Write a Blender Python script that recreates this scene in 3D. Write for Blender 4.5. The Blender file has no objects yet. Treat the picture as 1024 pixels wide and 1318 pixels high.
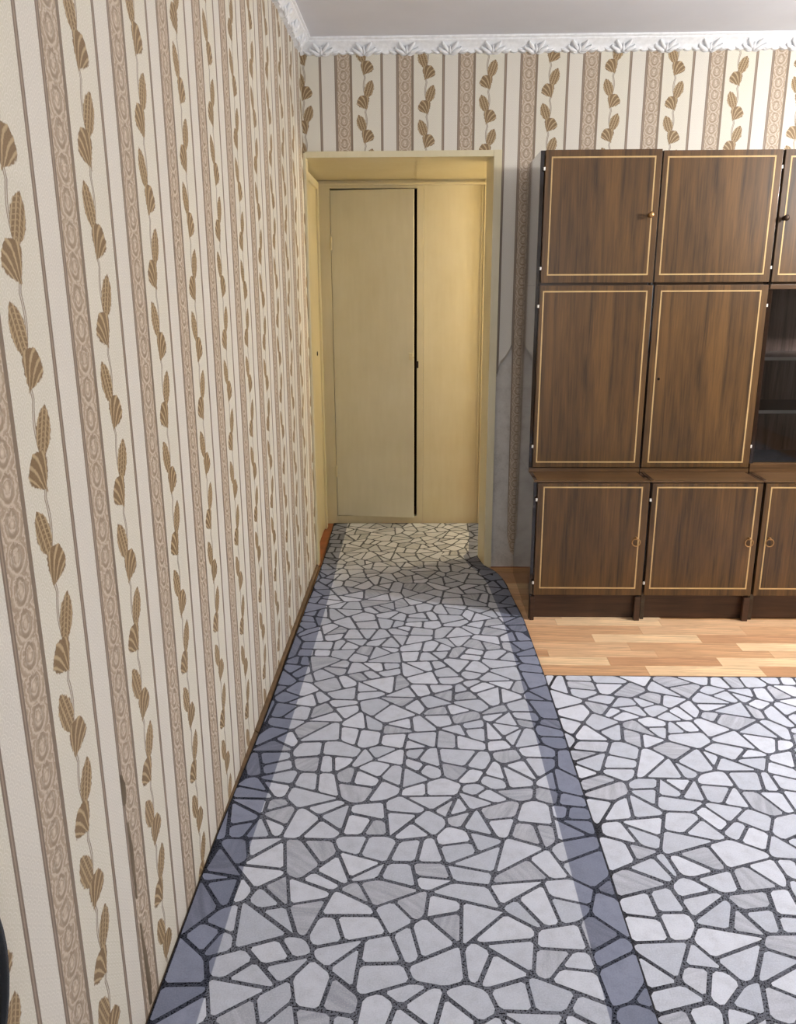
import bpy, bmesh, math, random
from mathutils import Matrix, Vector

# ------------------------------------------------------------------ camera, world, lights, exposure
scene = bpy.context.scene
COL = scene.collection
R = math.radians
CAM_H = 1.396
cam_data = bpy.data.cameras.new('camera')
cam = bpy.data.objects.new('camera', cam_data)
COL.objects.link(cam)
cam_data.sensor_fit = 'VERTICAL'
cam_data.sensor_height = 36.0
cam_data.lens = 1037.1 / 1318 * 36.0
cam_data.clip_start = 0.02
cam.matrix_world = (Matrix.Translation((0, 0, CAM_H)) @ Matrix.Rotation(R(1.462), 4, 'Z')
                    @ Matrix.Rotation(R(90 - 15.374), 4, 'X') @ Matrix.Rotation(R(-0.263), 4, 'Z'))
scene.camera = cam

world = bpy.data.worlds.new('world')
scene.world = world
world.use_nodes = True
world.node_tree.nodes['Background'].inputs[0].default_value = (0.62, 0.78, 1.0, 1)
world.node_tree.nodes['Background'].inputs[1].default_value = 1.0

scene.view_settings.view_transform = 'Standard'
scene.view_settings.look = 'None'
scene.view_settings.gamma = 1.0
scene.view_settings.use_curve_mapping = False
scene.view_settings.exposure = 0.10

# fill light added just inside an unseen window put in behind the camera
day = bpy.data.lights.new('window_fill_light', 'AREA')
day.shape = 'RECTANGLE'
day.size, day.size_y = 1.35, 1.4
day.energy = 30
day.color = (0.95, 0.975, 1.0)
day_o = bpy.data.objects.new('window_fill_light', day)
COL.objects.link(day_o)
day_o.location = (0.42, -2.12, 1.55)
day_o.rotation_euler = (R(90), 0, 0)

LAMP = (2.38, 2.51, 1.928)          # pendant bulb in the room
LAMP_W = 385
HALL_LAMP = (1.25, 4.50, 1.72)    # warm bulb in the corridor behind the doorway
HALL_W = 120

# ------------------------------------------------------------------ measures (metres)
XL, YB, ZC = -0.53, 4.0, 2.47     # left wall, back wall, ceiling
XR, YR = 3.6, -2.2                # right wall, rear wall
YC = 4.80                         # cupboard front in the corridor
OPL, OPR, OPT = -0.522, 0.345, 1.985

# ------------------------------------------------------------------ node helper
def srgb(r, g, b):
    f = lambda c: (c / 12.92 if c <= 0.04045 else ((c + 0.055) / 1.055) ** 2.4)
    return (f(r / 255), f(g / 255), f(b / 255), 1.0)

class S:
    """a scalar socket with arithmetic"""
    def __init__(s, nt, sock): s.nt, s.k = nt, sock
    def _m(s, op, *o):
        n = s.nt.nodes.new('ShaderNodeMath'); n.operation = op
        for i, a in enumerate((s,) + o):
            if isinstance(a, S): s.nt.links.new(a.k, n.inputs[i])
            else: n.inputs[i].default_value = a
        return S(s.nt, n.outputs[0])
    def _c(s, v):
        n = s.nt.nodes.new('ShaderNodeValue'); n.outputs[0].default_value = v
        return S(s.nt, n.outputs[0])
    def __add__(s, o): return s._m('ADD', o)
    __radd__ = __add__
    def __sub__(s, o): return s._m('SUBTRACT', o)
    def __rsub__(s, o): return s._c(o)._m('SUBTRACT', s)
    def __mul__(s, o): return s._m('MULTIPLY', o)
    __rmul__ = __mul__
    def __truediv__(s, o): return s._m('DIVIDE', o)
    def abs(s): return s._m('ABSOLUTE')
    def floor(s): return s._m('FLOOR')
    def fract(s): return s._m('FRACT')
    def sin(s): return s._m('SINE')
    def sqrt(s): return s._m('SQRT')
    def min(s, o): return s._m('MINIMUM', o)
    def max(s, o): return s._m('MAXIMUM', o)
    def mod2(s): return (s * 0.5).fract() * 2.0
    def step(s, lo, hi):
        """0 below lo, 1 above hi (or reversed)"""
        n = s.nt.nodes.new('ShaderNodeMapRange'); n.interpolation_type = 'SMOOTHSTEP'
        s.nt.links.new(s.k, n.inputs[0])
        if lo < hi: n.inputs[1].default_value, n.inputs[2].default_value = lo, hi
        else:
            n.inputs[1].default_value, n.inputs[2].default_value = hi, lo
            n.inputs[3].default_value, n.inputs[4].default_value = 1, 0
        return S(s.nt, n.outputs[0])

class Mat:
    def __init__(s, name, rough=0.6, spec=0.5, metal=0.0, coat=0.0):
        s.m = bpy.data.materials.new(name); s.m.use_nodes = True
        s.nt = s.m.node_tree
        s.b = s.nt.nodes['Principled BSDF']
        s.b.inputs['Roughness'].default_value = rough
        s.b.inputs['Metallic'].default_value = metal
        s.b.inputs['Specular IOR Level'].default_value = spec
        s.b.inputs['Coat Weight'].default_value = coat
        s.b.inputs['Coat Roughness'].default_value = 0.08
    def node(s, t, **k):
        n = s.nt.nodes.new(t)
        for a, v in k.items(): setattr(n, a, v)
        return n
    def link(s, a, b): s.nt.links.new(a, b)
    def xyz(s, out='Object', scale=None):
        if out == 'UV': o = s.node('ShaderNodeUVMap').outputs[0]
        else: o = s.node('ShaderNodeTexCoord').outputs[out]
        if scale:
            mp = s.node('ShaderNodeMapping'); s.link(o, mp.inputs[0]); mp.inputs['Scale'].default_value = scale
            o = mp.outputs[0]
        return o
    def sep(s, v):
        n = s.node('ShaderNodeSeparateXYZ'); s.link(v, n.inputs[0])
        return [S(s.nt, n.outputs[i]) for i in range(3)]
    def comb(s, x, y, z=0.0):
        n = s.node('ShaderNodeCombineXYZ')
        for i, a in enumerate((x, y, z)):
            if isinstance(a, S): s.link(a.k, n.inputs[i])
            else: n.inputs[i].default_value = a
        return n.outputs[0]
    def noise(s, vec, scale, detail=3, rough=0.55, dist=0.0):
        n = s.node('ShaderNodeTexNoise'); s.link(vec, n.inputs['Vector'])
        n.inputs['Scale'].default_value = scale; n.inputs['Detail'].default_value = detail
        n.inputs['Roughness'].default_value = rough; n.inputs['Distortion'].default_value = dist
        return S(s.nt, n.outputs['Fac'])
    def mix(s, fac, a, b, mode='MIX'):
        n = s.node('ShaderNodeMix', data_type='RGBA', blend_type=mode)
        if isinstance(fac, S): s.link(fac.k, n.inputs[0])
        else: n.inputs[0].default_value = fac
        for i, v in ((6, a), (7, b)):
            if isinstance(v, tuple): n.inputs[i].default_value = v
            else: s.link(v, n.inputs[i])
        return n.outputs[2]
    def ramp(s, fac, stops, interp='LINEAR'):
        n = s.node('ShaderNodeValToRGB'); s.link(fac.k, n.inputs[0]); cr = n.color_ramp
        cr.interpolation = interp
        while len(cr.elements) < len(stops): cr.elements.new(1.0)
        for e, (p, c) in zip(cr.elements, stops): e.position = p; e.color = c
        return n.outputs[0]
    def bump(s, h, strength=0.3, dist=0.002):
        n = s.node('ShaderNodeBump'); s.link(h.k, n.inputs['Height'])
        n.inputs['Strength'].default_value = strength; n.inputs['Distance'].default_value = dist
        s.link(n.outputs[0], s.b.inputs['Normal'])
    def color(s, c):
        if isinstance(c, tuple): s.b.inputs['Base Color'].default_value = c
        else: s.link(c, s.b.inputs['Base Color'])
        return s

# ------------------------------------------------------------------ materials
def mat_wallpaper():
    """striped paper: leaf garland, pale stripe, scroll stripe. UV x = stripes repeats, UV y = metres"""
    M = Mat('wallpaper', rough=0.55, spec=0.35)
    U, V, _ = M.sep(M.xyz('UV'))
    P, MC = 0.28, 0.1415
    col = (U + 0.5).floor()
    p = U - col
    x = p * P
    # garland phase of each column
    n = M.node('ShaderNodeValToRGB'); cr = n.color_ramp; cr.interpolation = 'CONSTANT'
    M.link(((col + 4.5) / 32.0).k, n.inputs[0])
    vals = PHASES
    while len(cr.elements) < len(vals): cr.elements.new(1.0)
    for i, (e, v) in enumerate(zip(cr.elements, vals)):
        e.position = i / 32.0; e.color = (v, v, v, 1)
    sp = M.node('ShaderNodeSeparateColor'); M.link(n.outputs[0], sp.inputs[0])
    phase = S(M.nt, sp.outputs[0])
    vv = (V + 3.0 - phase) / MC
    k = vv.floor()
    q = (vv - k) * MC
    sg = 1.0 - k.mod2() * 2.0
    xs = x * sg
    # upper leaf
    cx, cq, ca, sa = 0.018, 0.094, math.cos(R(20)), math.sin(R(20))
    dx, dq = xs - cx, q - cq
    a1 = (dx * sa + dq * ca) / 0.040
    b1 = (dx * ca - dq * sa) / 0.0215
    a1s = a1 * a1
    e1 = b1.abs() - (1.0 - a1s * a1s * 0.25 - a1s * 0.75)
    # lower leaf, broad at the top and pointed at the foot
    cx, cq = -0.007, 0.039
    ca, sa = math.cos(R(28)), math.sin(R(28))
    dx, dq = xs - cx, q - cq
    a2 = (dx * sa - dq * ca) / 0.033
    b2 = (dx * ca + dq * sa) / 0.0275
    e2 = b2.abs() - (1.0 - a2 * a2) * (1.05 - a2 * 0.60)
    wob = M.noise(M.comb(U * P, V), 160, 2) - 0.5
    m1 = (e1 + wob * 0.5).step(0.06, -0.10)
    m2 = (e2 + wob * 0.5).step(0.06, -0.10)
    v1 = ((b1 * 1.9 + 0.5 + wob * 0.3).fract() - 0.5).abs().step(0.27, 0.40)
    v1b = ((a1 * 5.0 + b1.abs() * 1.4).fract() - 0.5).abs().step(0.30, 0.42)
    v2 = ((b2 / (1.30 - a2).max(0.15) * 2.6 + 0.5 + a2 * a2 * 0.5 + wob * 0.3).fract() - 0.5).abs().step(0.26, 0.44)
    stem = (xs - ((q / MC) * 6.2832).sin() * 0.006).abs()
    ms = stem.step(0.0044, 0.0030) * (1.0 - stem.step(0.0020, 0.0010) * 0.75)
    fine = M.noise(M.comb(U * P, V), 420, 2)
    # embossed fans on the ground
    fx = (x / 0.024 + 0.25)
    row = (V / 0.0115).floor()
    fu = ((fx + row.mod2() * 0.5).fract() - 0.5) * 2.0
    fv = (V / 0.0115).fract()
    fan = ((fu * fu + fv * fv * 0.8).sqrt() * 2.6).fract()
    fanm = (fan - 0.5).abs().step(0.22, 0.46)
    # zones
    ground = srgb(212, 207, 192)
    pale = srgb(213, 208, 198)
    orn = srgb(176, 160, 140)
    zone_orn = (p + 0.35).abs().step(0.124, 0.120)
    zone_leaf = (p - 0.023).abs().step(0.252, 0.248)
    c = M.mix(zone_leaf, pale, ground)
    c = M.mix(fanm * 0.5, c, srgb(234, 229, 220))
    # scroll stripe
    xo = (p + 0.35) * P
    swn = M.noise(M.comb(U * P, V), 85, 3, 0.6) - 0.5
    yo = (V / 0.047 + swn * 0.25).fract() - 0.5
    ro = ((xo / 0.020) * (xo / 0.020) + yo * yo * 5.0 ).sqrt() + swn * 1.1
    ring = ((ro * 1.9).fract() - 0.5).abs().step(0.20, 0.46)
    dark = ((ro * 1.9 + 0.4).fract() - 0.5).abs().step(0.26, 0.46)
    oc = M.mix(ring * 0.6, orn, srgb(216, 203, 188))
    oc = M.mix(dark * 0.5, oc, srgb(156, 134, 114))
    lk = ((xo / 0.014) * (xo / 0.014) + yo * yo * 4.6).sqrt()
    oc = M.mix((lk - 0.80).abs().step(0.24, 0.08) * 0.5, oc, srgb(136, 118, 98))
    oc = M.mix(lk.step(0.5, 0.2) * 0.4, oc, srgb(222, 210, 194))
    c = M.mix(zone_orn, c, oc)
    # leaves only inside their zone
    leafc = M.mix(fine, srgb(108, 86, 58), srgb(148, 124, 94))
    l1 = M.mix(v1.max(v1b * 0.6) * 0.75, leafc, srgb(190, 168, 132))
    l2 = M.mix(v2 * 0.8, leafc, srgb(192, 170, 134))
    c = M.mix(ms * zone_leaf * 0.9, c, srgb(128, 110, 92))
    c = M.mix(m1 * zone_leaf, c, l1)
    c = M.mix(m2 * zone_leaf, c, l2)
    # thin taupe lines; two of them are double
    la = (p - 0.273).abs().min((p + 0.473).abs()).min((p - 0.527).abs())
    lb = (p + 0.227).abs()
    line = la.step(0.0225, 0.0185)
    core = la.step(0.0085, 0.0040)
    c = M.mix(line, c, srgb(128, 113, 98))
    c = M.mix(core * 0.6, c, srgb(172, 154, 140))
    c = M.mix(lb.step(0.0215, 0.0165), c, srgb(132, 117, 101))
    M.color(c)
    M.bump(fanm * 0.4 + m1.max(m2) * 0.6 + ring * zone_orn * 0.6 + fine * 0.3, 0.25, 0.0015)
    return M.m

# first element is column -4; left wall columns 0.., back wall columns 12..
_left = {0: 1.395, 1: 1.294, 2: 1.105, 3: 1.079}
_back = {12: 2.075, 13: 2.176, 14: 2.154, 15: 2.254, 16: 2.217, 17: 2.030, 18: 2.160, 19: 2.257}
random.seed(5)
PHASES = []
for i in range(-4, 28):
    z = _left.get(i, _back.get(i, random.random()))
    PHASES.append((z + 3.0) % 0.283)

def mat_stone_print(name, tone, border=None):
    """one stone of the woven paving print; face colour = tone, streak, angle. UV in metres"""
    M = Mat(name, rough=0.95, spec=0.1)
    uv = M.xyz('UV')
    at = M.node('ShaderNodeVertexColor', layer_name='stone')
    cc = M.node('ShaderNodeSeparateColor'); M.link(at.outputs['Color'], cc.inputs[0])
    rnd, rnd2, an = (S(M.nt, cc.outputs[i]) for i in range(3))
    U, V, _ = M.sep(uv)
    fine = M.noise(uv, 300, 2, 0.7)
    mid = M.noise(uv, 30, 3, 0.6)
    ang = an * 6.28
    ca, sa = ang.sin(), (ang + 1.57).sin()
    st = M.noise(M.comb((U * ca + V * sa) * 70.0, (U * sa - V * ca) * 8.0, an * 30.0), 1.0, 2)
    darkst = rnd2.step(0.76, 0.90)
    t = tone
    stone = M.mix(rnd, srgb(178 * t, 184 * t, 198 * t), srgb(206 * t, 211 * t, 224 * t))
    stone = M.mix(darkst * 0.75, stone, M.mix(st.step(0.25, 0.75), srgb(138 * t, 141 * t, 153 * t), srgb(178 * t, 181 * t, 192 * t)))
    stone = M.mix(((mid - 0.5) * 1.8 + 0.30).step(0, 1) * 0.40, stone, srgb(150 * t, 153 * t, 163 * t))
    stone = M.mix(fine.step(0.45, 0.75) * 0.25, stone, srgb(232 * t, 233 * t, 236 * t))
    stone = M.mix(fine.step(0.50, 0.25) * 0.18, stone, srgb(120, 122, 132))
    if border:
        side = U.min(border - U)
        stone = M.mix(side.step(0.094, 0.091), stone, M.mix(1.0, stone, srgb(174, 177, 190), 'MULTIPLY'))
    M.color(stone)
    M.bump(fine, 0.35, 0.0015)
    return M.m

def mat_grout_print(name, border=None):
    M = Mat(name, rough=0.95, spec=0.1)
    uv = M.xyz('UV')
    sp = M.noise(uv, 250, 1, 0.5)
    big = M.noise(uv, 14, 2)
    c = M.mix(sp.step(0.52, 0.60), srgb(108, 111, 122), srgb(28, 29, 35))
    c = M.mix(big.step(0.4, 0.7) * 0.4, c, srgb(62, 64, 72))
    if border:
        U, V, _ = M.sep(uv)
        c = M.mix(U.min(border - U).step(0.094, 0.091), c, M.mix(1.0, c, srgb(176, 180, 192), 'MULTIPLY'))
    M.color(c); M.bump(sp, 0.35, 0.0015)
    return M.m

def mat_veneer(name, dark, light, rough=0.40, axis='Z', coat=0.06):
    M = Mat(name, rough=rough, spec=0.5, coat=coat)
    sc = {'Z': (1, 1, 0.045), 'X': (0.045, 1, 1)}[axis]
    co = M.xyz('Object', sc)
    g1 = M.noise(co, 26, 4, 0.6, 1.2)
    g2 = M.noise(co, 150, 3, 0.6, 0.4)
    g3 = M.noise(M.xyz('Object', (1, 1, 0.25)), 7, 2)
    f = (g1 - 0.5) * 0.68 + (g2 - 0.5) * 0.36 + (g3 - 0.5) * 0.3 + 0.52
    c = M.ramp(f, [(0.32, dark), (0.50, tuple((a + b) / 2 for a, b in zip(dark, light))), (0.68, light)])
    M.color(c)
    M.bump(g2, 0.08, 0.0006)
    return M.m

def mat_plain(name, rgb, rough=0.5, spec=0.5, var=0.08, scale=8, metal=0.0, coat=0.0, bump=0.0):
    M = Mat(name, rough, spec, metal, coat)
    n = M.noise(M.xyz('Object'), scale, 4)
    a = srgb(*[v * (1 - var) for v in rgb]); b = srgb(*[min(255, v * (1 + var)) for v in rgb])
    M.color(M.ramp(n, [(0.3, a), (0.7, b)]))
    if bump: M.bump(M.noise(M.xyz('Object'), scale * 12, 3), bump, 0.002)
    return M.m

def mat_plank(name, rgb):
    M = Mat(name, rough=0.38, spec=0.45)
    co = M.xyz('Object', (0.10, 1, 1))
    g = M.noise(co, 60, 4, 0.6, 0.8)
    a = srgb(*[v * 0.88 for v in rgb]); b = srgb(*[min(255, v * 1.08) for v in rgb])
    M.color(M.ramp(g, [(0.32, a), (0.68, b)]))
    return M.m

def mat_cream(name='cream_gloss_paint', lo=(206, 194, 156), hi=(219, 209, 178)):
    M = Mat(name, rough=0.34, spec=0.45)
    n = M.noise(M.xyz('Object'), 3.2, 4)
    n2 = M.noise(M.xyz('Object', (1, 1, 0.12)), 40, 3)
    c = M.ramp(n * 0.7 + n2 * 0.3, [(0.3, srgb(*lo)), (0.7, srgb(*hi))])
    M.color(c); M.bump(n2, 0.10, 0.002)
    return M.m

def mat_plaster():
    M = Mat('bare_grey_plaster', rough=0.95, spec=0.1)
    n = M.noise(M.xyz('Object'), 9, 5, 0.65)
    f = M.noise(M.xyz('Object'), 120, 2)
    c = M.ramp(n * 0.8 + f * 0.2, [(0.30, srgb(168, 162, 155)), (0.5, srgb(200, 195, 188)), (0.72, srgb(216, 212, 206))])
    M.color(c); M.bump(n, 0.4, 0.004)
    return M.m

def mat_emit(name, rgb, strength):
    M = Mat(name)
    M.b.inputs['Emission Color'].default_value = srgb(*rgb)
    M.b.inputs['Emission Strength'].default_value = strength
    M.color(srgb(*rgb))
    return M.m

def mat_glass(name, rough=0.0):
    M = Mat(name, rough=0.02, spec=0.5)
    tr = M.node('ShaderNodeBsdfTransparent'); tr.inputs[0].default_value = (0.90, 0.92, 0.93, 1)
    gl = M.node('ShaderNodeBsdfGlossy'); gl.inputs['Roughness'].default_value = 0.02
    fr = M.node('ShaderNodeFresnel'); fr.inputs[0].default_value = 1.5
    mx = M.node('ShaderNodeMixShader')
    M.link(fr.outputs[0], mx.inputs[0]); M.link(tr.outputs[0], mx.inputs[1]); M.link(gl.outputs[0], mx.inputs[2])
    M.link(mx.outputs[0], M.nt.nodes['Material Output'].inputs[0])
    return M.m

m_paper = mat_wallpaper()
RUN_W = 0.994
m_runner = mat_stone_print('paving_print_runner', 0.98, RUN_W)
m_carpet = mat_stone_print('paving_print_carpet', 1.04)
m_grout = mat_grout_print('dark_speckled_joint_print')
m_grout_r = mat_grout_print('dark_speckled_joint_print_runner', RUN_W)
m_binding = mat_plain('dark_carpet_binding', (48, 48, 52), 0.9, 0.1, 0.1, 80)
m_backing = mat_plain('grey_carpet_backing', (92, 92, 98), 0.95, 0.1)
m_cream = mat_cream()
m_cream_pale = mat_cream('pale_cream_paint', (206, 199, 172), (219, 213, 190))
m_plaster = mat_plaster()
m_wallpaint = mat_plain('pale_wall_paint', (172, 163, 148), 0.8, 0.2, 0.03)
m_ceiling = mat_plain('whitewashed_ceiling', (228, 229, 235), 0.95, 0.1, 0.015, 3, bump=0.1)
m_crown = mat_plain('white_foam_moulding', (238, 240, 243), 0.75, 0.3, 0.03, 60)
m_veneer = mat_veneer('walnut_veneer', srgb(42, 27, 10), srgb(102, 72, 35))
m_carcass = mat_veneer('dark_walnut_carcass', srgb(26, 15, 10), srgb(48, 31, 22), 0.10, coat=0.8)
m_rail = mat_veneer('walnut_rail', srgb(58, 38, 20), srgb(104, 76, 46), 0.35, 'X')
m_plinthm = mat_veneer('scuffed_dark_plinth', srgb(40, 24, 15), srgb(74, 48, 32), 0.4, 'X')
m_inside = mat_veneer('dark_interior_veneer', srgb(76, 57, 50), srgb(128, 103, 94), 0.25)
m_inlay = mat_plain('pale_inlay_strip', (192, 162, 112), 0.45, 0.4, 0.05, 30)
m_shelfedge = mat_plain('greyed_shelf_edge', (150, 138, 130), 0.4, 0.5, 0.05)
m_brass = mat_plain('dull_brass', (176, 138, 92), 0.32, 0.5, 0.1, 40, metal=1.0)
m_darkmetal = mat_plain('tarnished_metal', (58, 44, 32), 0.45, 0.5, 0.1, 40, metal=0.6)
m_white = mat_plain('white_plastic', (232, 230, 224), 0.4, 0.5, 0.02)
m_black = mat_plain('black_gap', (12, 9, 8), 0.8, 0.2)
m_blackrim = mat_plain('black_lacquer_rim', (14, 14, 16), 0.25, 0.5, 0.05)
m_base = mat_plain('brown_painted_wood', (98, 78, 57), 0.5, 0.4, 0.12, 30)
m_redfloor = mat_plain('red_brown_floor_paint', (142, 84, 50), 0.45, 0.4, 0.12, 12)
m_glass = mat_glass('clear_glass')
m_bulb = mat_emit('lit_bulb', (255, 246, 232), 6.0)
m_bulbw = mat_emit('lit_warm_bulb', (255, 214, 150), 5.0)
m_mirror = mat_plain('mirror_silver', (225, 228, 230), 0.02, 0.5, 0.0, metal=1.0)
m_fabric = mat_plain('lamp_cap_brass', (150, 122, 74), 0.35, 0.5, 0.05, 20, metal=1.0)
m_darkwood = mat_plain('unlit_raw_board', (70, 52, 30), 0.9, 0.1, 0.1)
m_planks = [mat_plank('laminate_' + n, c) for n, c in
            (('honey', (212, 174, 136)), ('tan', (200, 158, 120)), ('straw', (228, 196, 156)), ('russet', (190, 146, 110)))]
m_floorbase = mat_plank('laminate_base', (192, 146, 100))
m_joint = mat_plain('laminate_joint', (120, 82, 52), 0.6, 0.3)

# ------------------------------------------------------------------ mesh helpers
def box(bm, x0, x1, y0, y1, z0, z1, bev=0.0):
    r = bmesh.ops.create_cube(bm, size=1.0)
    vs = r['verts']
    for v in vs:
        v.co = Vector(((x0 + x1) / 2 + v.co.x * (x1 - x0), (y0 + y1) / 2 + v.co.y * (y1 - y0), (z0 + z1) / 2 + v.co.z * (z1 - z0)))
    if bev > 0:
        es = list({e for v in vs for e in v.link_edges})
        bmesh.ops.bevel(bm, geom=es, offset=bev, segments=2, affect='EDGES', profile=0.7)
    return bm

def boxes(*bs, bev=0.0):
    bm = bmesh.new()
    for b in bs: box(bm, *b, bev=bev)
    return bm

def prism(bm, pts, axis, a, b):
    """extrude a polygon: axis 'Y' takes (x,z) points, 'X' takes (y,z), 'Z' takes (x,y)"""
    def P(p, t):
        return {'Y': (p[0], t, p[1]), 'X': (t, p[0], p[1]), 'Z': (p[0], p[1], t)}[axis]
    A = [bm.verts.new(P(p, a)) for p in pts]; B = [bm.verts.new(P(p, b)) for p in pts]
    n = len(pts)
    bm.faces.new(A); bm.faces.new(B[::-1])
    for i in range(n): bm.faces.new((A[i], B[i], B[(i + 1) % n], A[(i + 1) % n]))
    bmesh.ops.recalc_face_normals(bm, faces=bm.faces)
    return bm

def tube(bm, pts, rads, seg=8):
    rings = []
    pts = [Vector(p) for p in pts]
    for i, p in enumerate(pts):
        t = (pts[min(i + 1, len(pts) - 1)] - pts[max(i - 1, 0)]).normalized()
        up = Vector((0, 0, 1)) if abs(t.z) < 0.9 else Vector((1, 0, 0))
        a = t.cross(up).normalized(); b = a.cross(t)
        r = rads[i] if isinstance(rads, (list, tuple)) else rads
        rings.append([bm.verts.new(p + (a * math.cos(k * 2 * math.pi / seg) + b * math.sin(k * 2 * math.pi / seg)) * r) for k in range(seg)])
    for r0, r1 in zip(rings, rings[1:]):
        for k in range(seg): bm.faces.new((r0[k], r0[(k + 1) % seg], r1[(k + 1) % seg], r1[k]))
    bm.faces.new(rings[0][::-1]); bm.faces.new(rings[-1])
    bmesh.ops.recalc_face_normals(bm, faces=bm.faces)
    return bm

def lathe(bm, prof, origin, axis='Z', seg=20):
    """prof: (radius, height) pairs"""
    o = Vector(origin)
    def P(r, h, k):
        c, s = math.cos(k * 2 * math.pi / seg) * r, math.sin(k * 2 * math.pi / seg) * r
        return o + {'Z': Vector((c, s, h)), 'Y': Vector((c, h, s)), 'X': Vector((h, c, s))}[axis]
    rings = [[bm.verts.new(P(max(r, 1e-5), h, k)) for k in range(seg)] for r, h in prof]
    for r0, r1 in zip(rings, rings[1:]):
        for k in range(seg): bm.faces.new((r0[k], r0[(k + 1) % seg], r1[(k + 1) % seg], r1[k]))
    bm.faces.new(rings[0]); bm.faces.new(rings[-1])
    bmesh.ops.recalc_face_normals(bm, faces=bm.faces)
    return bm

def torus(bm, c, R0, r0, axis='Y', seg=24, s2=8):
    c = Vector(c); rings = []
    for i in range(seg):
        a = i * 2 * math.pi / seg; ring = []
        for j in range(s2):
            b = j * 2 * math.pi / s2; rr = R0 + r0 * math.cos(b); h = r0 * math.sin(b)
            u, w = rr * math.cos(a), rr * math.sin(a)
            ring.append(bm.verts.new(c + {'Y': Vector((u, h, w)), 'X': Vector((h, u, w)), 'Z': Vector((u, w, h))}[axis]))
        rings.append(ring)
    for i in range(seg):
        for j in range(s2):
            bm.faces.new((rings[i][j], rings[(i + 1) % seg][j], rings[(i + 1) % seg][(j + 1) % s2], rings[i][(j + 1) % s2]))
    bmesh.ops.recalc_face_normals(bm, faces=bm.faces)
    return bm

def wloc(o):
    v = Vector((0, 0, 0))
    while o: v += o.location; o = o.parent
    return v

def obj(name, bm, mat, parent=None, smooth=False, label=None, loc=None):
    me = bpy.data.meshes.new(name)
    if isinstance(bm, bpy.types.Mesh): me = bm
    else:
        off = (wloc(parent) if parent else Vector((0, 0, 0))) + (Vector(loc) if loc else Vector((0, 0, 0)))
        bmesh.ops.translate(bm, verts=bm.verts, vec=-off)
        if smooth:
            for f in bm.faces: f.smooth = True
        bm.to_mesh(me); bm.free()
        me.materials.append(mat)
    o = bpy.data.objects.new(name, me)
    COL.objects.link(o)
    if parent: o.parent = parent
    if loc: o.location = loc
    if label: o['label'] = label
    return o

def thing(name, label, cat, loc, group=None):
    o = bpy.data.objects.new(name, None); COL.objects.link(o)
    o.location = loc; o['label'] = label; o['category'] = cat
    o.empty_display_size = 0.1
    if group: o['group'] = group
    return o

def struct(o, label=None):
    o['kind'] = 'structure'
    if label: o['label'] = label
    return o

def uv_set(o, fn):
    me = o.data
    lay = me.uv_layers.new(name='UVMap')
    off = wloc(o)
    for poly in me.polygons:
        for li in poly.loop_indices:
            lay.data[li].uv = fn(me.vertices[me.loops[li].vertex_index].co + off)

uv_left = lambda c: ((c.y - 1.0997) / 0.288, c.z)
uv_back = lambda c: ((c.x + 0.5185) / 0.2767 + 12.0, c.z)

# ------------------------------------------------------------------ room shell
# floor slab, laminate look; single laminate strips lie on it where the photograph shows them
floor = struct(obj('floor', boxes((XL - 0.2, XR + 0.1, YR - 0.1, YC + 0.5, -0.06, -0.004)), m_floorbase), 'laminate floor under the carpets')

wl = struct(obj('wall_left', boxes((XL - 0.12, XL, YR, YB + 0.01, -0.01, ZC + 0.02)), m_paper), 'left wall with striped leaf wallpaper')
uv_set(wl, uv_left)

# back wall: plaster slab with doorway, paper sheets glued on it
YW = YB + 0.0012
bm = boxes((XL - 0.12, OPL - 0.016, YW, YB + 0.14, -0.01, ZC + 0.02),
           (OPL - 0.016, OPR + 0.004, YW, YB + 0.14, OPT + 0.004, ZC + 0.02),
           (OPR + 0.004, XR + 0.1, YW, YB + 0.14, -0.01, ZC + 0.02))
wb = struct(obj('wall_back', bm, m_plaster), 'back wall of grey plaster under striped wallpaper')
TOPZ = ZC + 0.01
# right of the doorway: torn edge, one strip still hanging
pts = [(XL, TOPZ), (XL, OPT + 0.02), (0.370, OPT + 0.02), (0.370, 1.02), (0.384, 0.985), (0.392, 1.010), (0.398, 1.045), (0.408, 1.050), (0.416, 1.066), (0.424, 1.078), (0.436, 1.100),
       (0.444, 1.112), (0.452, 1.135), (0.456, 1.10), (0.457, 0.80), (0.459, 0.40), (0.462, 0.17), (0.468, 0.135), (0.474, 0.11), (0.480, 0.085), (0.497, 0.062),
       (0.506, 0.13), (0.520, 0.30), (0.526, 0.60), (0.527, 1.08), (0.534, 1.06), (0.545, 1.03), (0.56, 1.00), (XR, 1.00), (XR, TOPZ)]
bm = bmesh.new()
f = bm.faces.new([bm.verts.new((x, YB, z)) for x, z in pts])
r = bmesh.ops.extrude_face_region(bm, geom=[f])
for v in r['geom']:
    if isinstance(v, bmesh.types.BMVert): v.co.y += 0.0016
bmesh.ops.triangulate(bm, faces=[f for f in bm.faces if len(f.verts) > 4])
bmesh.ops.recalc_face_normals(bm, faces=bm.faces)
o = obj('wallpaper_sheet', bm, m_paper, wb, label='wallpaper with torn lower edge and one hanging strip'); uv_set(o, uv_back)
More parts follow.
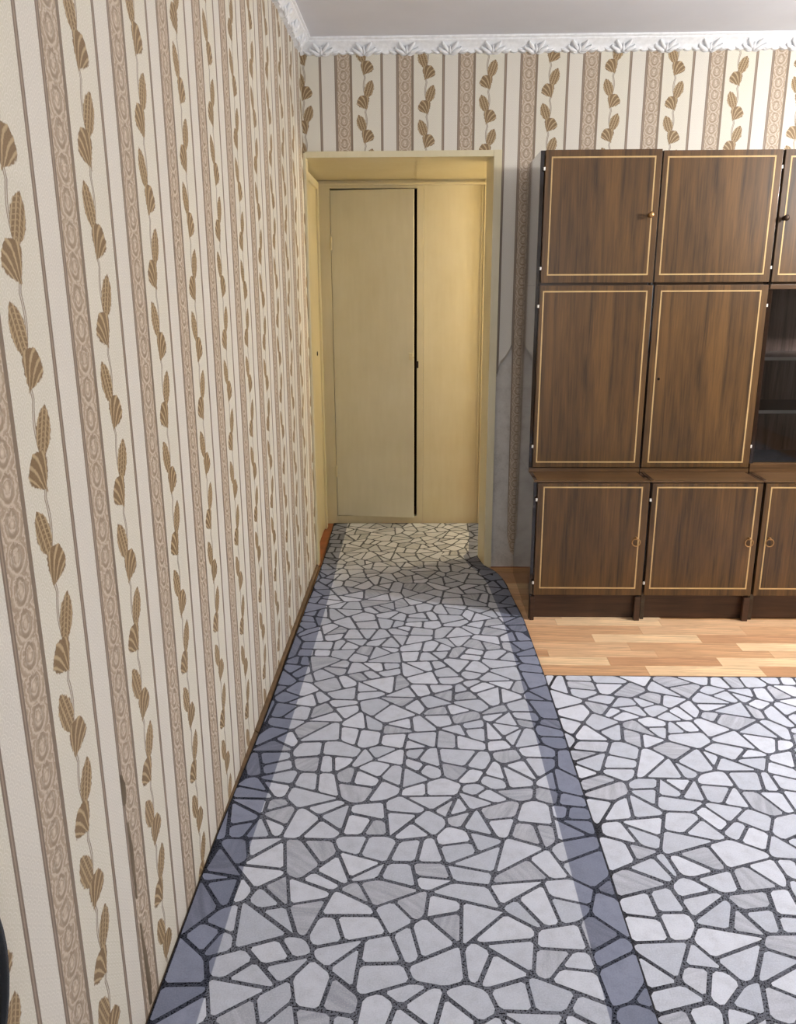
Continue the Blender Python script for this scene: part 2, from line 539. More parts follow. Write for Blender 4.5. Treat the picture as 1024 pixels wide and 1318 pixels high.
# lifted lips along the tear, showing the white back of the paper
m_seam = mat_plain('shaded_paper_edge', (160, 145, 126), 0.9, 0.1, 0.1)  # shadow line along the lifted seam, put into the paper colour as brown
m_paperback = mat_plain('white_paper_back', (206, 200, 190), 0.9, 0.1, 0.04)
def lip(pts2, h):
    bm = bmesh.new(); up = []; dn = []
    for (x, z) in pts2:
        up.append(bm.verts.new((x, YB - 0.001, z + 0.008))); dn.append(bm.verts.new((x - 0.002, YB - h, z - 0.006)))
    for i in range(len(pts2) - 1): bm.faces.new((up[i], up[i + 1], dn[i + 1], dn[i]))
    r = bmesh.ops.solidify(bm, geom=bm.faces[:], thickness=0.0008)
    return bm
obj('torn_lip', lip([(0.400, 1.050), (0.416, 1.068), (0.432, 1.092), (0.446, 1.116), (0.453, 1.136)], 0.012), m_paperback, wb)
obj('torn_lip', lip([(0.376, 1.000), (0.384, 0.992), (0.392, 1.015), (0.397, 1.042)], 0.008), m_paperback, wb)

struct(obj('wall_right', boxes((XR, XR + 0.1, YR, YB, -0.01, ZC + 0.02)), m_wallpaint), 'plain pale wall opposite the striped wall')
WX0, WX1, WZ0, WZ1 = -0.30, 1.15, 0.8, 2.3  # opening of the unseen window, put in for the fill light
wr = struct(obj('wall_rear', boxes((XL - 0.12, WX0, YR - 0.1, YR, -0.01, ZC + 0.02), (WX1, XR + 0.1, YR - 0.1, YR, -0.01, ZC + 0.02),
                                 (WX0, WX1, YR - 0.1, YR, -0.01, WZ0), (WX0, WX1, YR - 0.1, YR, WZ1, ZC + 0.02)), m_wallpaint), 'rear wall with the added window')
win = struct(obj('window_added', boxes((WX0, WX0 + 0.06, YR - 0.09, YR - 0.03, WZ0, WZ1), (WX1 - 0.06, WX1, YR - 0.09, YR - 0.03, WZ0, WZ1),
                                   (WX0 + 0.06, WX1 - 0.06, YR - 0.09, YR - 0.03, WZ0, WZ0 + 0.06), (WX0 + 0.06, WX1 - 0.06, YR - 0.09, YR - 0.03, WZ1 - 0.06, WZ1),
                                   (0.40, 0.46, YR - 0.09, YR - 0.03, WZ0 + 0.06, WZ1 - 0.06)), m_white), 'white framed window added unseen behind the room')
for a, b in ((WX0 + 0.06, 0.40), (0.46, WX1 - 0.06)):
    obj('window_pane', boxes((a, b, YR - 0.063, YR - 0.057, WZ0 + 0.06, WZ1 - 0.06)), m_glass, win)
ceil = struct(obj('ceiling', boxes((XL - 0.12, XR + 0.1, YR - 0.1, YB + 0.14, ZC, ZC + 0.1)), m_ceiling), 'plain whitewashed ceiling')

# low brown skirting strip along the left wall
bm = prism(bmesh.new(), [(XL, 0.0), (XL + 0.015, 0.0), (XL + 0.014, 0.008), (XL + 0.008, 0.015), (XL, 0.017)], 'Y', 2.33, YB - 0.02)
prism(bm, [(XL, 0.0), (XL + 0.014, 0.0), (XL + 0.013, 0.008), (XL + 0.007, 0.014), (XL, 0.016)], 'Y', YR, 2.325)
struct(obj('baseboard_left', bm, m_base), 'low brown wooden skirting strip')

# peeling seam of paper low on the left wall
def seam(pts2, w):
    bm = bmesh.new(); a = []; b = []
    for y, z, h in pts2:
        a.append(bm.verts.new((XL + 0.0005, y - w, z))); b.append(bm.verts.new((XL + h, y, z)))
    for i in range(len(pts2) - 1): bm.faces.new((a[i], a[i + 1], b[i + 1], b[i]))
    bmesh.ops.solidify(bm, geom=bm.faces[:], thickness=0.0006)
    return bm
for pp in ([(1.252, 0.565, 0.002), (1.254, 0.545, 0.006), (1.255, 0.515, 0.005), (1.257, 0.50, 0.002)],
           [(1.262, 0.46, 0.001), (1.263, 0.40, 0.004), (1.264, 0.34, 0.003), (1.266, 0.29, 0.001)],
           [(1.270, 0.23, 0.001), (1.272, 0.16, 0.005), (1.274, 0.09, 0.007), (1.276, 0.03, 0.004)]):
    obj('peeling_seam', seam(pp, 0.006), m_seam, wl)

# ------------------------------------------------------------------ crown moulding
CH, CP, MP = 0.064, 0.056, 0.19      # height, projection, motif pitch
def crown_profile(t):
    """(out from the wall, down from the ceiling) with scalloped foot"""
    ph = (t / MP) % 1.0
    foot = CH - 0.010 + 0.008 * math.exp(-((ph - 0.5) / 0.16) ** 2) + 0.007 * abs(math.sin(math.pi * (ph * 5 + 0.5)))
    return [(CP, 0.0), (CP, 0.007), (CP - 0.008, 0.011), (CP - 0.009, 0.017), (CP - 0.020, 0.026), (0.026, 0.036), (0.022, 0.041),
            (0.019, 0.047), (0.014, foot), (0.0, foot + 0.001), (0.0, 0.0)]
def crown(length, place):
    bm = bmesh.new(); rows = []
    n = int(length / 0.0095)
    for i in range(n + 1):
        t = length * i / n
        rows.append([bm.verts.new(place(t, o_, d)) for o_, d in crown_profile(t)])
    for a, b in zip(rows, rows[1:]):
        for k in range(len(a)): bm.faces.new((a[k], a[(k + 1) % len(a)], b[(k + 1) % len(a)], b[k]))
    bm.faces.new(rows[0][::-1]); bm.faces.new(rows[-1])
    bmesh.ops.recalc_face_normals(bm, faces=bm.faces)
    return bm
def motif_mesh(name):
    """acanthus spray in local coords: x along, y towards the wall, z up"""
    bm = bmesh.new()
    for s in (-1, 1):
        tube(bm, [(s * 0.004, -0.022, -0.058), (s * 0.010, -0.027, -0.050), (s * 0.020, -0.036, -0.040), (s * 0.030, -0.042, -0.029), (s * 0.033, -0.045, -0.022)],
             [0.003, 0.0075, 0.0085, 0.0065, 0.002], 7)
        tube(bm, [(s * 0.010, -0.020, -0.061), (s * 0.024, -0.024, -0.057), (s * 0.040, -0.026, -0.050), (s * 0.050, -0.028, -0.043), (s * 0.048, -0.030, -0.037)],
             [0.004, 0.008, 0.008, 0.006, 0.002], 7)
        tube(bm, [(s * 0.046, -0.018, -0.054), (s * 0.060, -0.020, -0.056), (s * 0.074, -0.020, -0.051), (s * 0.083, -0.019, -0.046)],
             [0.003, 0.006, 0.005, 0.002], 7)
    tube(bm, [(0, -0.020, -0.067), (0, -0.024, -0.058), (0, -0.032, -0.046), (0, -0.038, -0.034)], [0.004, 0.007, 0.005, 0.002], 7)
    for f in bm.faces: f.smooth = True
    me = bpy.data.meshes.new(name); bm.to_mesh(me); bm.free(); me.materials.append(m_crown)
    return me
t1 = struct(obj('trim_1', crown(XR - XL - 0.004, lambda t, o_, d: (XL + 0.002 + t, YB - o_, ZC - d)), m_crown), 'white scalloped crown moulding over the doorway wall')
LEFT_LEN = YB - YR - 0.06
t2 = struct(obj('trim_2', crown(LEFT_LEN, lambda t, o_, d: (XL + o_, YB - 0.058 - t, ZC - d)), m_crown), 'white scalloped crown moulding over the striped wall')
mm = motif_mesh('acanthus_motif')
for i in range(21):
    x = XL + 0.002 + MP * (i + 0.5)
    if x < XR - 0.1:
        o = obj('acanthus_motif', mm, m_crown, t1); o.location = (x, YB + 0.003, ZC)
for i in range(32):
    y = YB - 0.058 - MP * (i + 0.5)
    if y > YR + 0.1:
        o = obj('acanthus_motif', mm, m_crown, t2); o.location = (XL - 0.003, y, ZC); o.rotation_euler = (0, 0, R(90))

# ------------------------------------------------------------------ doorway, corridor, cupboard
# painted casing round the opening
tc = struct(obj('trim_3', prism(bmesh.new(), [(OPR, YB - 0.014), (OPR + 0.036, YB - 0.014), (OPR + 0.036, YB + 0.0), (OPR + 0.03, YB + 0.138), (OPR - 0.022, YB + 0.138)], 'Z', 0.0, OPT + 0.027), m_cream), 'cream painted door frame')
obj('frame_head', boxes((OPL, OPR + 0.001, YB - 0.012, YB + 0.138, OPT, OPT + 0.027), bev=0.002), m_cream, tc)
obj('frame_post', boxes((XL + 0.0005, OPL + 0.004, YB - 0.020, YB + 0.06, 0.0, OPT + 0.02), bev=0.002), m_cream, tc)
# corridor shell
struct(obj('ceiling_corridor', boxes((XL - 0.14, 1.75, YB + 0.10, YC + 0.5, OPT + 0.003, OPT + 0.06), (-0.012, -0.006, YB + 0.14, YC - 0.01, OPT + 0.0005, OPT + 0.006)), m_cream), 'low cream painted corridor ceiling')
struct(obj('floor_corridor', boxes((XL - 0.14, 1.75, YB + 0.001, YC + 0.5, -0.004, 0.0005)), m_redfloor), 'red brown painted corridor floor')
struct(obj('wall_corridor', boxes((XL - 0.14, XL - 0.045, YB + 0.05, YC + 0.5, 0.0, OPT + 0.01)), m_cream), 'cream painted corridor side wall')
struct(obj('wall_corridor_end', boxes((1.70, 1.80, YB + 0.14, YC + 0.5, 0.0, OPT + 0.01)), m_cream), 'corridor end wall')
struct(obj('wall_corridor_back', boxes((0.42, 1.75, YC + 0.02, YC + 0.06, 0.0, OPT + 0.01)), m_cream), 'cream painted corridor back wall')
# shut side door in the corridor with a keyhole
d1 = struct(obj('door_1', boxes((XL - 0.047, XL - 0.030, 4.16, 4.68, 0.01, 1.93), bev=0.003), m_cream), 'shut cream side door with a keyhole')
obj('door_casing', boxes((XL - 0.047, XL - 0.020, 4.10, 4.16, 0.0, 1.97), (XL - 0.047, XL - 0.020, 4.68, 4.735, 0.0, 1.97), (XL - 0.047, XL - 0.020, 4.16, 4.68, 1.93, 1.97), bev=0.003), m_cream, d1)
obj('keyhole', lathe(bmesh.new(), [(0.0, 0.0), (0.012, 0.0), (0.012, 0.004), (0.0, 0.004)], (XL - 0.031, 4.53, 1.06), 'X', 12), m_black, d1, label='dark keyhole')

# built-in cupboard
cb = thing('built_in_cupboard', 'cream painted built-in cupboard filling the end of the passage, one narrow door ajar', 'cupboard', (-0.06, YC, 0.0))
CT = OPT + 0.002
obj('face_frame', boxes((XL - 0.044, -0.497, YC, YC + 0.03, 0.0, CT), (-0.497, 0.030, YC, YC + 0.03, 1.945, CT),
                        (-0.497, 0.030, YC, YC + 0.03, 0.0, 0.052), (-0.008, 0.030, YC, YC + 0.03, 0.052, 1.945), bev=0.0015), m_cream, cb)
obj('head_moulding', boxes((XL - 0.03, 0.40, YC - 0.014, YC + 0.001, CT - 0.028, CT - 0.012), bev=0.004), m_cream, cb)
obj('fixed_panel', boxes((0.031, 0.352, YC + 0.004, YC + 0.026, 0.0, CT)), m_cream, cb)
obj('panel_bead', boxes((0.352, 0.366, YC - 0.004, YC + 0.028, 0.0, CT), bev=0.003), m_cream, cb)
obj('end_stile', boxes((0.367, 0.43, YC - 0.012, YC + 0.03, 0.0, CT), bev=0.003), m_cream, cb)
obj('interior', boxes((XL - 0.044, 0.43, YC + 0.42, YC + 0.45, 0.0, CT), (0.40, 0.43, YC + 0.03, YC + 0.42, 0.0, CT)), m_darkwood, cb)
dr = obj('door', boxes((-0.495, -0.022, YC - 0.002, YC + 0.020, 0.056, 1.936), bev=0.003), m_cream_pale, cb, label='narrow cream door standing slightly ajar', loc=(-0.435, 0.0, 0.0))
dr.rotation_euler = (0, 0, R(-7.0))
obj('latch', boxes((-0.050, -0.026, YC - 0.012, YC - 0.0015, 1.005, 1.045), (-0.044, -0.018, YC - 0.017, YC - 0.011, 1.018, 1.026), bev=0.002), m_cream, dr)
for z in (1.655, 0.335):
    bm = tube(bmesh.new(), [(-0.495, YC - 0.008, z - 0.035), (-0.495, YC - 0.008, z + 0.035)], 0.007, 10)
    box(bm, -0.530, -0.500, YC - 0.004, YC + 0.0005, z - 0.03, z + 0.03)
    obj('hinge', bm, m_cream, cb)
# catch on the frame beside the door
obj('catch_plate', boxes((-0.012, 0.002, YC - 0.006, YC + 0.001, 0.955, 0.995), bev=0.001), m_darkmetal, cb)

# corridor lamp
hl = thing('corridor_lamp', 'small warm wall lamp in the corridor behind the doorway', 'lamp', (HALL_LAMP[0], YC + 0.02, HALL_LAMP[2]))
bm = lathe(bmesh.new(), [(0.0, -0.001), (0.045, -0.001), (0.045, -0.02), (0.02, -0.03), (0.02, -0.22), (0.0, -0.22)], (HALL_LAMP[0], YC + 0.02, HALL_LAMP[2] + 0.10), 'Y', 18)
obj('wall_mount', bm, m_white, hl, True)
obj('bulb', lathe(bmesh.new(), [(0.012, 0.085), (0.014, 0.05), (0.03, 0.02), (0.032, 0.0), (0.02, -0.026), (0.0, -0.033)], (HALL_LAMP[0], YC - 0.19, HALL_LAMP[2]), 'Z', 16), m_bulbw, hl, True)
pl = bpy.data.lights.new('corridor_light', 'POINT'); pl.energy = HALL_W; pl.color = (1.0, 0.86, 0.60); pl.shadow_soft_size = 0.04
po = bpy.data.objects.new('corridor_light', pl); COL.objects.link(po); po.parent = hl
po.location = Vector((HALL_LAMP[0], YC - 0.19, HALL_LAMP[2])) - hl.location

# ------------------------------------------------------------------ laminate strips of the bare floor
row_edges = [3.90, 3.827, 3.754, 3.681, 3.608, 3.535, 3.462, 3.389, 3.310, 3.236, 3.147, 3.066, 2.991, 2.928, 2.854, 2.772, 2.70]
known = {9: [(0.946, 1), (1.378, 0), (1.80, 1)], 10: [(0.729, 1), (1.166, 2), (1.60, 3)], 11: [(0.857, 0), (1.299, 1), (1.75, 2)],
         12: [(0.52, 3), (0.947, 0), (1.40, 1), (1.85, 0)], 13: [(0.744, 2), (1.171, 3), (1.62, 2)], 14: [(0.873, 1), (1.305, 2), (1.75, 3)]}
known = {k: v for k, v in known.items()}
random.seed(11)
for i in range(len(row_edges) - 1):
    y1, y0 = row_edges[i], row_edges[i + 1]
    segs = list(known.get(i, []))
    x = segs[-1][0] if segs else 0.36 + random.uniform(0.10, 0.45)
    if not segs: segs.append((x, random.randrange(4)))
    while x < (2.6 if i > 7 else 0.9):
        x += random.uniform(0.40, 0.47); segs.append((x, random.choice((0, 1, 2, 3, 0))))
    xs = 0.30 if i > 3 else 0.36
    for xe, tone in segs:
        if xe <= xs: continue
        bm = boxes((xs + 0.0004, xe - 0.0004, y0 + 0.0004, y1 - 0.0004, -0.005, 0.0))
        obj('plank', bm, m_planks[tone], floor, loc=(xs, y0, 0.0))
        xs = xe

# ------------------------------------------------------------------ carpets
def interp(tab, y):
    if y <= tab[0][0]: return tab[0][1]
    for (a, va), (b, vb) in zip(tab, tab[1:]):
        if y <= b: return va + (vb - va) * (y - a) / (b - a)
    return tab[-1][1]
LE = [(-1.0, -0.525), (1.80, -0.524), (2.30, -0.513), (2.65, -0.510), (3.64, -0.504), (4.05, -0.500), (4.78, -0.517)]
RE = [(-1.0, 0.473), (2.75, 0.472), (3.28, 0.461), (3.69, 0.428), (3.90, 0.385), (3.97, 0.350), (4.02, 0.338), (4.14, 0.321), (4.22, 0.36), (4.78, 0.40)]
def lift(t, y):
    z = 0.011 + 0.0012 * math.sin(y * 5 + t * 3)                                                   # it does not lie perfectly flat
    z += 0.016 * math.exp(-((t - 1.0) / 0.09) ** 2) * math.exp(-((y - 3.78) / 0.14) ** 2)          # crumple at the door frame
    z += 0.009 * math.exp(-(t / 0.04) ** 2) / (1 + math.exp((y - 2.15) / 0.12))                   # left edge rides up on the skirting
    return z
def runner_pos(u, v, dz=0.0):
    t = u / RUN_W; l, r_ = interp(LE, v), interp(RE, v)
    return (l + (r_ - l) * t, v, lift(t, v) + dz)
def carpet_pos(u, v, dz=0.0):
    return (u, v, 0.0062 + 0.0008 * math.sin(u * 4) * math.sin(v * 3) + dz)

def clip(poly, nx, ny, d):
    """keep the side nx*x+ny*y <= d"""
    out = []
    for i, p in enumerate(poly):
        q = poly[(i + 1) % len(poly)]
        a, b = nx * p[0] + ny * p[1] - d, nx * q[0] + ny * q[1] - d
        if a <= 0: out.append(p)
        if (a < 0 < b) or (b < 0 < a):
            t = a / (a - b); out.append((p[0] + (q[0] - p[0]) * t, p[1] + (q[1] - p[1]) * t))
    return out
def area(p): return 0.5 * sum(p[i][0] * p[(i + 1) % len(p)][1] - p[(i + 1) % len(p)][0] * p[i][1] for i in range(len(p)))
def paving(x0, x1, y0, y1, seed, cell=0.15, stone=0.0076):
    """crazy paving: coarse Voronoi cells split again and again by crooked cuts"""
    rnd = random.Random(seed)
    nx, ny = int((x1 - x0) / cell) + 4, int((y1 - y0) / cell) + 4
    pt = {(i, j): (x0 + (i - 1.5 + rnd.uniform(-.45, .45)) * cell, y0 + (j - 1.5 + rnd.uniform(-.45, .45)) * cell) for i in range(nx) for j in range(ny)}
    res = []
    for (i, j), p in pt.items():
        poly = [(x0, y0), (x1, y0), (x1, y1), (x0, y1)]
        for di in range(-2, 3):
            for dj in range(-2, 3):
                q = pt.get((i + di, j + dj))
                if q is None or q == p or not poly: continue
                dx, dy = q[0] - p[0], q[1] - p[1]
                poly = clip(poly, dx, dy, dx * (p[0] + q[0]) / 2 + dy * (p[1] + q[1]) / 2)
        if len(poly) > 2: res.append(poly)
    out = []
    while res:
        p = res.pop(); A = abs(area(p))
        if A < stone * rnd.uniform(0.8, 1.45): out.append(p); continue
        cx, cy = sum(a for a, _ in p) / len(p), sum(b for _, b in p) / len(p)
        sxx = sum((a - cx) ** 2 for a, _ in p); syy = sum((b - cy) ** 2 for _, b in p); sxy = sum((a - cx) * (b - cy) for a, b in p)
        th = 0.5 * math.atan2(2 * sxy, sxx - syy) + rnd.gauss(0, 0.25)
        n_ = (math.cos(th), math.sin(th)); sz = math.sqrt(A)
        d = n_[0] * cx + n_[1] * cy + rnd.uniform(-0.12, 0.12) * sz
        for sg in (1, -1):
            h = clip(p, n_[0] * sg, n_[1] * sg, d * sg)
            if len(h) > 2 and abs(area(h)) > 1e-5: res.append(h)
    return out, rnd
def inset(p, w):
    q = p
    for i in range(len(p)):
        a, b = p[i], p[(i + 1) % len(p)]
        ex, ey = b[0] - a[0], b[1] - a[1]; L = math.hypot(ex, ey)
        if L < 1e-6: continue
        nx, ny = ey / L, -ex / L
        q = clip(q, nx, ny, nx * a[0] + ny * a[1] - w)
        if len(q) < 3: return None
    r = []
    for i in range(len(q)):                                # blunt the corners
        a, o_, b = Vector(q[i - 1]), Vector(q[i]), Vector(q[(i + 1) % len(q)])
        if (o_ - a).length < 0.004: 
            r.append(tuple(o_)); continue
        r.append(tuple(o_ + (a - o_) * min(0.24, 0.0075 / max((a - o_).length, 1e-5))))
        r.append(tuple(o_ + (b - o_) * min(0.24, 0.0075 / max((b - o_).length, 1e-5))))
    return r
def stone_print(x0, x1, y0, y1, seed, pos, far):
    bm = bmesh.new(); uvl = bm.loops.layers.uv.new('UVMap'); cl = bm.loops.layers.float_color.new('stone')
    polys, rnd = paving(x0, x1, y0, y1, seed)
    for p in polys:
        if area(p) < 0: p = p[::-1]
        q = inset(p, rnd.uniform(0.0034, 0.0062))
        if not q or abs(area(q)) < 4e-4: continue
        c = (rnd.random(), rnd.random(), rnd.random(), 1.0)
        m = (sum(a for a, _ in q) / len(q), sum(b for _, b in q) / len(q))
        vm = bm.verts.new(pos(*m, 0.0011)); vs = [bm.verts.new(pos(a, b, 0.0011)) for a, b in q]
        for i in range(len(q)):
            j = (i + 1) % len(q)
            f = bm.faces.new((vm, vs[i], vs[j])); f.smooth = True
            for lp, uv_ in zip(f.loops, (m, q[i], q[j])): lp[uvl].uv = uv_; lp[cl] = c
    return bm
def ground(x0, x1, y0, y1, nx, ny, pos):
    bm = bmesh.new(); uvl = bm.loops.layers.uv.new('UVMap')
    us = [x0 + (x1 - x0) * i / nx for i in range(nx + 1)]; vs = [y0 + (y1 - y0) * j / ny for j in range(ny + 1)]
    g = [[bm.verts.new(pos(u, v)) for u in us] for v in vs]
    for j in range(ny):
        for i in range(nx):
            f = bm.faces.new((g[j][i], g[j][i + 1], g[j + 1][i + 1], g[j + 1][i])); f.smooth = True
            for lp, (a, b) in zip(f.loops, ((i, j), (i + 1, j), (i + 1, j + 1), (i, j + 1))): lp[uvl].uv = (us[a], vs[b])
    return bm
runner = thing('carpet_runner', 'long grey carpet runner with crazy-paving print and darker side bands, leading to the doorway', 'carpet', (0.0, 2.0, 0.0))
o = obj('pile', ground(0.0, RUN_W, -1.0, 4.778, 56, 230, runner_pos), m_grout_r, runner)
sol = o.modifiers.new('thickness', 'SOLIDIFY'); sol.thickness = 0.009; sol.offset = -1
o = obj('stone_print', stone_print(-0.003, RUN_W + 0.003, -0.6, 4.775, 3, runner_pos, 0), m_runner, runner, label='pale printed paving stones')
o['kind'] = 'stuff'
ys = [-1.0 + 5.778 * j / 110 for j in range(111)]
def edge_line(tab, side):
    bm = bmesh.new(); P_ = []
    for y in ys:
        x = interp(tab, y); z = lift(0.0 if side < 0 else 1.0, y) - 0.0035
        P_.append((x, y, z))
    return tube(bm, P_, 0.0034, 6)
obj('edge_binding', edge_line(LE, -1), m_binding, runner)
obj('edge_binding', edge_line(RE, 1), m_binding, runner)

carpet = thing('floor_carpet', 'pale grey carpet with crazy-paving print in front of the wall unit', 'carpet', (1.7, 1.2, 0.0))
CX0, CX1, CY0, CY1 = 0.4755, 3.2, -1.2, 2.752
o = obj('pile', ground(CX0, CX1, CY0, CY1, 30, 40, carpet_pos), m_grout, carpet)
sol = o.modifiers.new('thickness', 'SOLIDIFY'); sol.thickness = 0.0055; sol.offset = -1
o = obj('stone_print', stone_print(CX0 - 0.003, CX1, CY0 + 0.3, CY1 + 0.002, 8, carpet_pos, 0), m_carpet, carpet, label='pale printed paving stones')
o['kind'] = 'stuff'
obj('edge_binding', tube(bmesh.new(), [(CX0, CY1 + 0.001, 0.004), (CX1, CY1 + 0.001, 0.004)], 0.0032, 6), m_binding, carpet)

# ------------------------------------------------------------------ wall unit
YU, YBS, YBK = 3.462, 3.290, 3.900     # upper fronts, base fronts, backs
def inlay(x0, x1, z0, z1, y, w=0.0055):
    return boxes((x0, x1, y - 0.0008, y + 0.001, z1 - w, z1), (x0, x1, y - 0.0008, y + 0.001, z0, z0 + w),
                 (x0, x0 + w, y - 0.0008, y + 0.001, z0 + w, z1 - w), (x1 - w, x1, y - 0.0008, y + 0.001, z0 + w, z1 - w))
def carcass(x0, x1, y0, z0, z1, parent, top=0.016, feet=0.0, open_front=False):
    t = 0.016
    obj('side_panel', boxes((x0, x0 + t, y0, YBK, z0, z1), bev=0.001), m_carcass, parent)
    obj('side_panel', boxes((x1 - t, x1, y0, YBK, z0, z1), bev=0.001), m_carcass, parent)
    obj('top_panel', boxes((x0 + t, x1 - t, y0, YBK, z1 - top, z1)), m_rail, parent)
    obj('bottom_panel', boxes((x0 + t, x1 - t, y0, YBK, z0 + feet, z0 + feet + t)), m_rail, parent)
    obj('back_panel', boxes((x0 + t, x1 - t, YBK - 0.006, YBK - 0.001, z0 + feet + t, z1 - top)), m_inside, parent)
def door(parent, x0, x1, z0, z1, y, il, hinge_side, hz):
    d = obj('door', boxes((x0, x1, y, y + 0.018, z0, z1), bev=0.0015), m_veneer, parent)
    obj('inlay_border', inlay(*il, y), m_inlay, d, label='pale yellow inlaid line')
    hx = x0 - 0.004 if hinge_side < 0 else x1 + 0.002
    for z in hz:
        obj('hinge', lathe(bmesh.new(), [(0.0, -0.006), (0.0042, -0.006), (0.0042, 0.006), (0.0, 0.006)], (hx, y + 0.003, z), 'Z', 10), m_white, d, label='small white hinge pin')
    return d
def knob(parent, x, y, z, mat):
    obj('knob', lathe(bmesh.new(), [(0.0, 0.001), (0.009, 0.001), (0.009, -0.002), (0.004, -0.005), (0.004, -0.014), (0.011, -0.020), (0.012, -0.025), (0.007, -0.029), (0.0, -0.030)], (x, y, z), 'Y', 16), mat, parent, True)
def ring_pull(parent, x, y, z):
    bm = torus(bmesh.new(), (x, y - 0.008, z - 0.004), 0.0165, 0.0022, 'Y', 24, 8)
    lathe(bm, [(0.0, 0.001), (0.007, 0.001), (0.007, -0.003), (0.0045, -0.006), (0.0045, -0.012), (0.0, -0.013)], (x, y, z + 0.013), 'Y', 12)
    obj('ring_pull', bm, m_brass, parent, True, label='brass ring pull')

BX = [(0.486, 0.970), (0.973, 1.437), (1.440, 2.375)]
base_lab = ['dark walnut base cabinet at the end of the unit next to the doorway', 'dark walnut base cabinet between the unit end and the display case',
            'dark walnut base cabinet under the glass display case']
b_il = [(0.525, 0.938, 0.150, 0.602), (0.997, 1.412, 0.150, 0.602), (1.466, 1.876, 0.150, 0.602)]
for i, ((x0, x1), lab, il) in enumerate(zip(BX, base_lab, b_il)):
    t = thing('base_cabinet', lab, 'cabinet', ((x0 + x1) / 2, 3.6, 0.0), 'base cabinets of the wall unit')
    carcass(x0, x1, YBS + 0.020, 0.0, 0.626, t, top=0.016, feet=0.112)
    obj('plinth', boxes((x0 + 0.016, x1 - 0.016, YBS + 0.040, YBS + 0.054, 0.0, 0.112)), m_plinthm, t)
    obj('foot', boxes((x1 - 0.028, x1 - 0.004, YBS + 0.002, YBS + 0.022, 0.0, 0.110), bev=0.001), m_plinthm, t)
    if i == 0: obj('foot', boxes((x0 + 0.004, x0 + 0.022, YBS + 0.002, YBS + 0.022, 0.0, 0.110), bev=0.001), m_plinthm, t)
    obj('top_rail', boxes((x0, x1, YBS + 0.004, YBS + 0.020, 0.6195, 0.626), bev=0.001), m_rail, t)
    d = door(t, x0 + (0.016 if i == 0 else 0.005), min(x1, 1.908) - 0.004, 0.120, 0.6165, YBS, il, -1 if i < 2 else 1, (0.545, 0.175))
    ring_pull(d, [0.925, 1.399, 1.485][i], YBS, 0.365)
    if i == 2:
        d = door(t, 1.909, x1 - 0.004, 0.120, 0.6165, YBS, (1.935, 2.342, 0.150, 0.602), 1, (0.545, 0.175))
        ring_pull(d, 1.955, YBS, 0.365)

UX = [(0.486, 0.966), (0.969, 1.437)]
u_il = [(0.514, 0.943, 0.669, 1.391), (0.997, 1.407, 0.669, 1.391)]
up_lab = ['tall-door walnut upper cabinet at the end of the unit next to the doorway', 'tall-door walnut upper cabinet with a keyhole beside the glass display case']
for i, ((x0, x1), lab, il) in enumerate(zip(UX, up_lab, u_il)):
    t = thing('upper_cabinet', lab, 'cabinet', ((x0 + x1) / 2, 3.68, 0.626), 'upper cabinets of the wall unit')
    carcass(x0, x1, YU + 0.020, 0.626, 1.4135, t)
    obj('bottom_rail', boxes((x0, x1, YU + 0.004, YU + 0.020, 0.6265, 0.644), bev=0.001), m_rail, t)
    d = door(t, x0 + (0.015 if i == 0 else 0.004), x1 - 0.003, 0.648, 1.4115, YU, il, -1 if i == 0 else 1, (1.33, 0.74))
    if i == 1:
        obj('keyhole', lathe(bmesh.new(), [(0.0, 0.001), (0.0055, 0.001), (0.0055, -0.0015), (0.0, -0.0015)], (1.016, YU, 1.030), 'Y', 12), m_black, d, label='dark keyhole')

# open display case behind sliding glass
x0, x1 = 1.440, 2.375
t = thing('display_case', 'dark walnut display case with glass front and two empty shelves', 'cabinet', ((x0 + x1) / 2, 3.68, 0.626))
carcass(x0, x1, YU + 0.012, 0.626, 1.4135, t)
obj('front_rail', boxes((x0, x1, YU, YU + 0.012, 0.6265, 0.664), bev=0.002), m_rail, t)
obj('head_rail', boxes((x0, x1, YU, YU + 0.012, 1.394, 1.4125), bev=0.002), m_rail, t)
for z in (1.100, 0.872):
    s = obj('shelf', boxes((x0 + 0.016, x1 - 0.016, YU + 0.075, YBK - 0.006, z, z + 0.014)), m_inside, t)
    obj('shelf_edge', boxes((x0 + 0.016, x1 - 0.016, YU + 0.073, YU + 0.075, z, z + 0.014)), m_shelfedge, s)
obj('glass_pane', boxes((x0 + 0.004, 1.92, YU + 0.014, YU + 0.018, 0.660, 1.396)), m_glass, t)
obj('glass_pane', boxes((1.89, x1 - 0.004, YU + 0.024, YU + 0.028, 0.660, 1.396)), m_glass, t)
obj('glass_track', boxes((x0 + 0.016, x1 - 0.016, YU + 0.010, YU + 0.034, 0.656, 0.668)), m_rail, t)
for xx in (1.52, 1.60):
    obj('screw_hole', lathe(bmesh.new(), [(0.0, 0.0), (0.010, 0.0), (0.010, -0.002), (0.0, -0.002)], (xx, YBK - 0.006, 0.755), 'Y', 10), m_black, t)

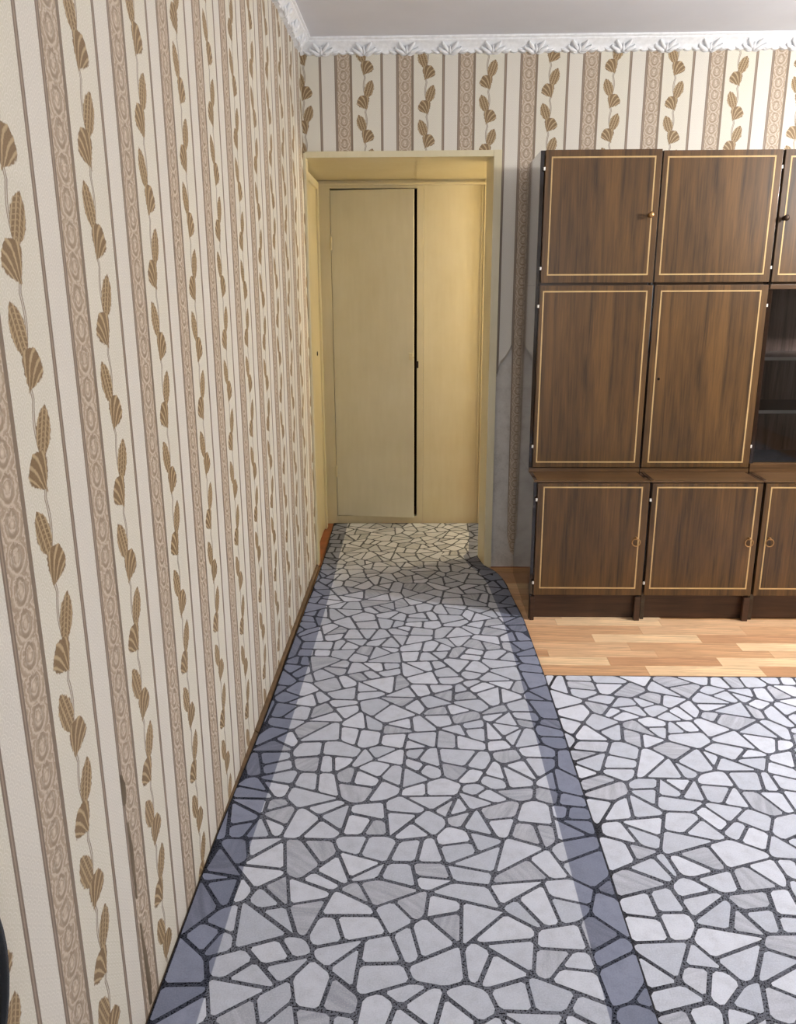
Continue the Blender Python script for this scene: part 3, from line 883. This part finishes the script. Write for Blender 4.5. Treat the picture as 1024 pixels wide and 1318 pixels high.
TX = [(0.486, 0.962), (0.9635, 1.4335), (1.439, 2.375)]
t_il = [(0.527, 0.938, 1.452, 1.904), (0.984, 1.407, 1.452, 1.902), (1.464, 1.876, 1.450, 1.900)]
t_lab = ['walnut top box with a bright knob, on the end of the unit by the doorway', 'walnut top box without a knob, between the two knobbed boxes',
         'walnut top box with a dark knob, above the glass display case']
for i, ((x0, x1), lab, il) in enumerate(zip(TX, t_lab, t_il)):
    z1 = 1.930 if i == 0 else 1.925
    t = thing('top_cabinet', lab, 'cabinet', ((x0 + x1) / 2, 3.68, 1.4135), 'top boxes of the wall unit')
    carcass(x0, x1, YU + 0.020, 1.4135, z1, t)
    d = door(t, x0 + (0.003 if i != 0 else 0.018), min(x1, 1.907) - 0.001, 1.423, z1 - (0.001 if i == 0 else 0.001), YU, il, -1 if i == 0 else 1, (1.86, 1.48))
    if i == 0: knob(d, 0.929, YU, 1.683, m_brass)
    if i == 2:
        knob(d, 1.464, YU, 1.668, m_darkmetal)
        d = door(t, 1.909, x1 - 0.002, 1.423, z1 - 0.001, YU, (1.935, 2.342, 1.450, 1.900), 1, (1.86, 1.48))

# ------------------------------------------------------------------ round mirror low on the striped wall
mr = thing('round_mirror', 'round mirror with thin black rim against the striped wall', 'mirror', (XL, 0.608, 0.418))
obj('rim', torus(bmesh.new(), (XL + 0.012, 0.608, 0.618), 0.196, 0.0115, 'X', 56, 10), m_blackrim, mr, True)
obj('glass', lathe(bmesh.new(), [(0.0, 0.0), (0.192, 0.0), (0.192, 0.010), (0.0, 0.010)], (XL, 0.608, 0.618), 'X', 48), m_mirror, mr)

# ------------------------------------------------------------------ pendant lamp of the room
pd = thing('pendant_lamp', 'pendant lamp with a bare lit bulb hanging from the ceiling', 'lamp', (LAMP[0], LAMP[1], ZC))
obj('canopy', lathe(bmesh.new(), [(0.0, 0.001), (0.05, 0.001), (0.045, -0.03), (0.012, -0.05), (0.0, -0.05)], (LAMP[0], LAMP[1], ZC), 'Z', 20), m_fabric, pd, True)
obj('cord', tube(bmesh.new(), [(LAMP[0], LAMP[1], ZC - 0.045), (LAMP[0], LAMP[1], LAMP[2] + 0.15)], 0.004, 8), m_white, pd)
obj('socket', lathe(bmesh.new(), [(0.0, 0.16), (0.014, 0.16), (0.02, 0.13), (0.02, 0.075), (0.0, 0.075)], LAMP, 'Z', 16), m_fabric, pd, True)
obj('bulb', lathe(bmesh.new(), [(0.013, 0.078), (0.016, 0.05), (0.032, 0.02), (0.034, 0.0), (0.022, -0.028), (0.0, -0.036)], LAMP, 'Z', 20), m_bulb, pd, True)
pl = bpy.data.lights.new('pendant_light', 'POINT'); pl.energy = LAMP_W; pl.color = (1.0, 0.965, 0.93); pl.shadow_soft_size = 0.045
po = bpy.data.objects.new('pendant_light', pl); COL.objects.link(po); po.parent = pd
po.location = Vector(LAMP) - pd.location
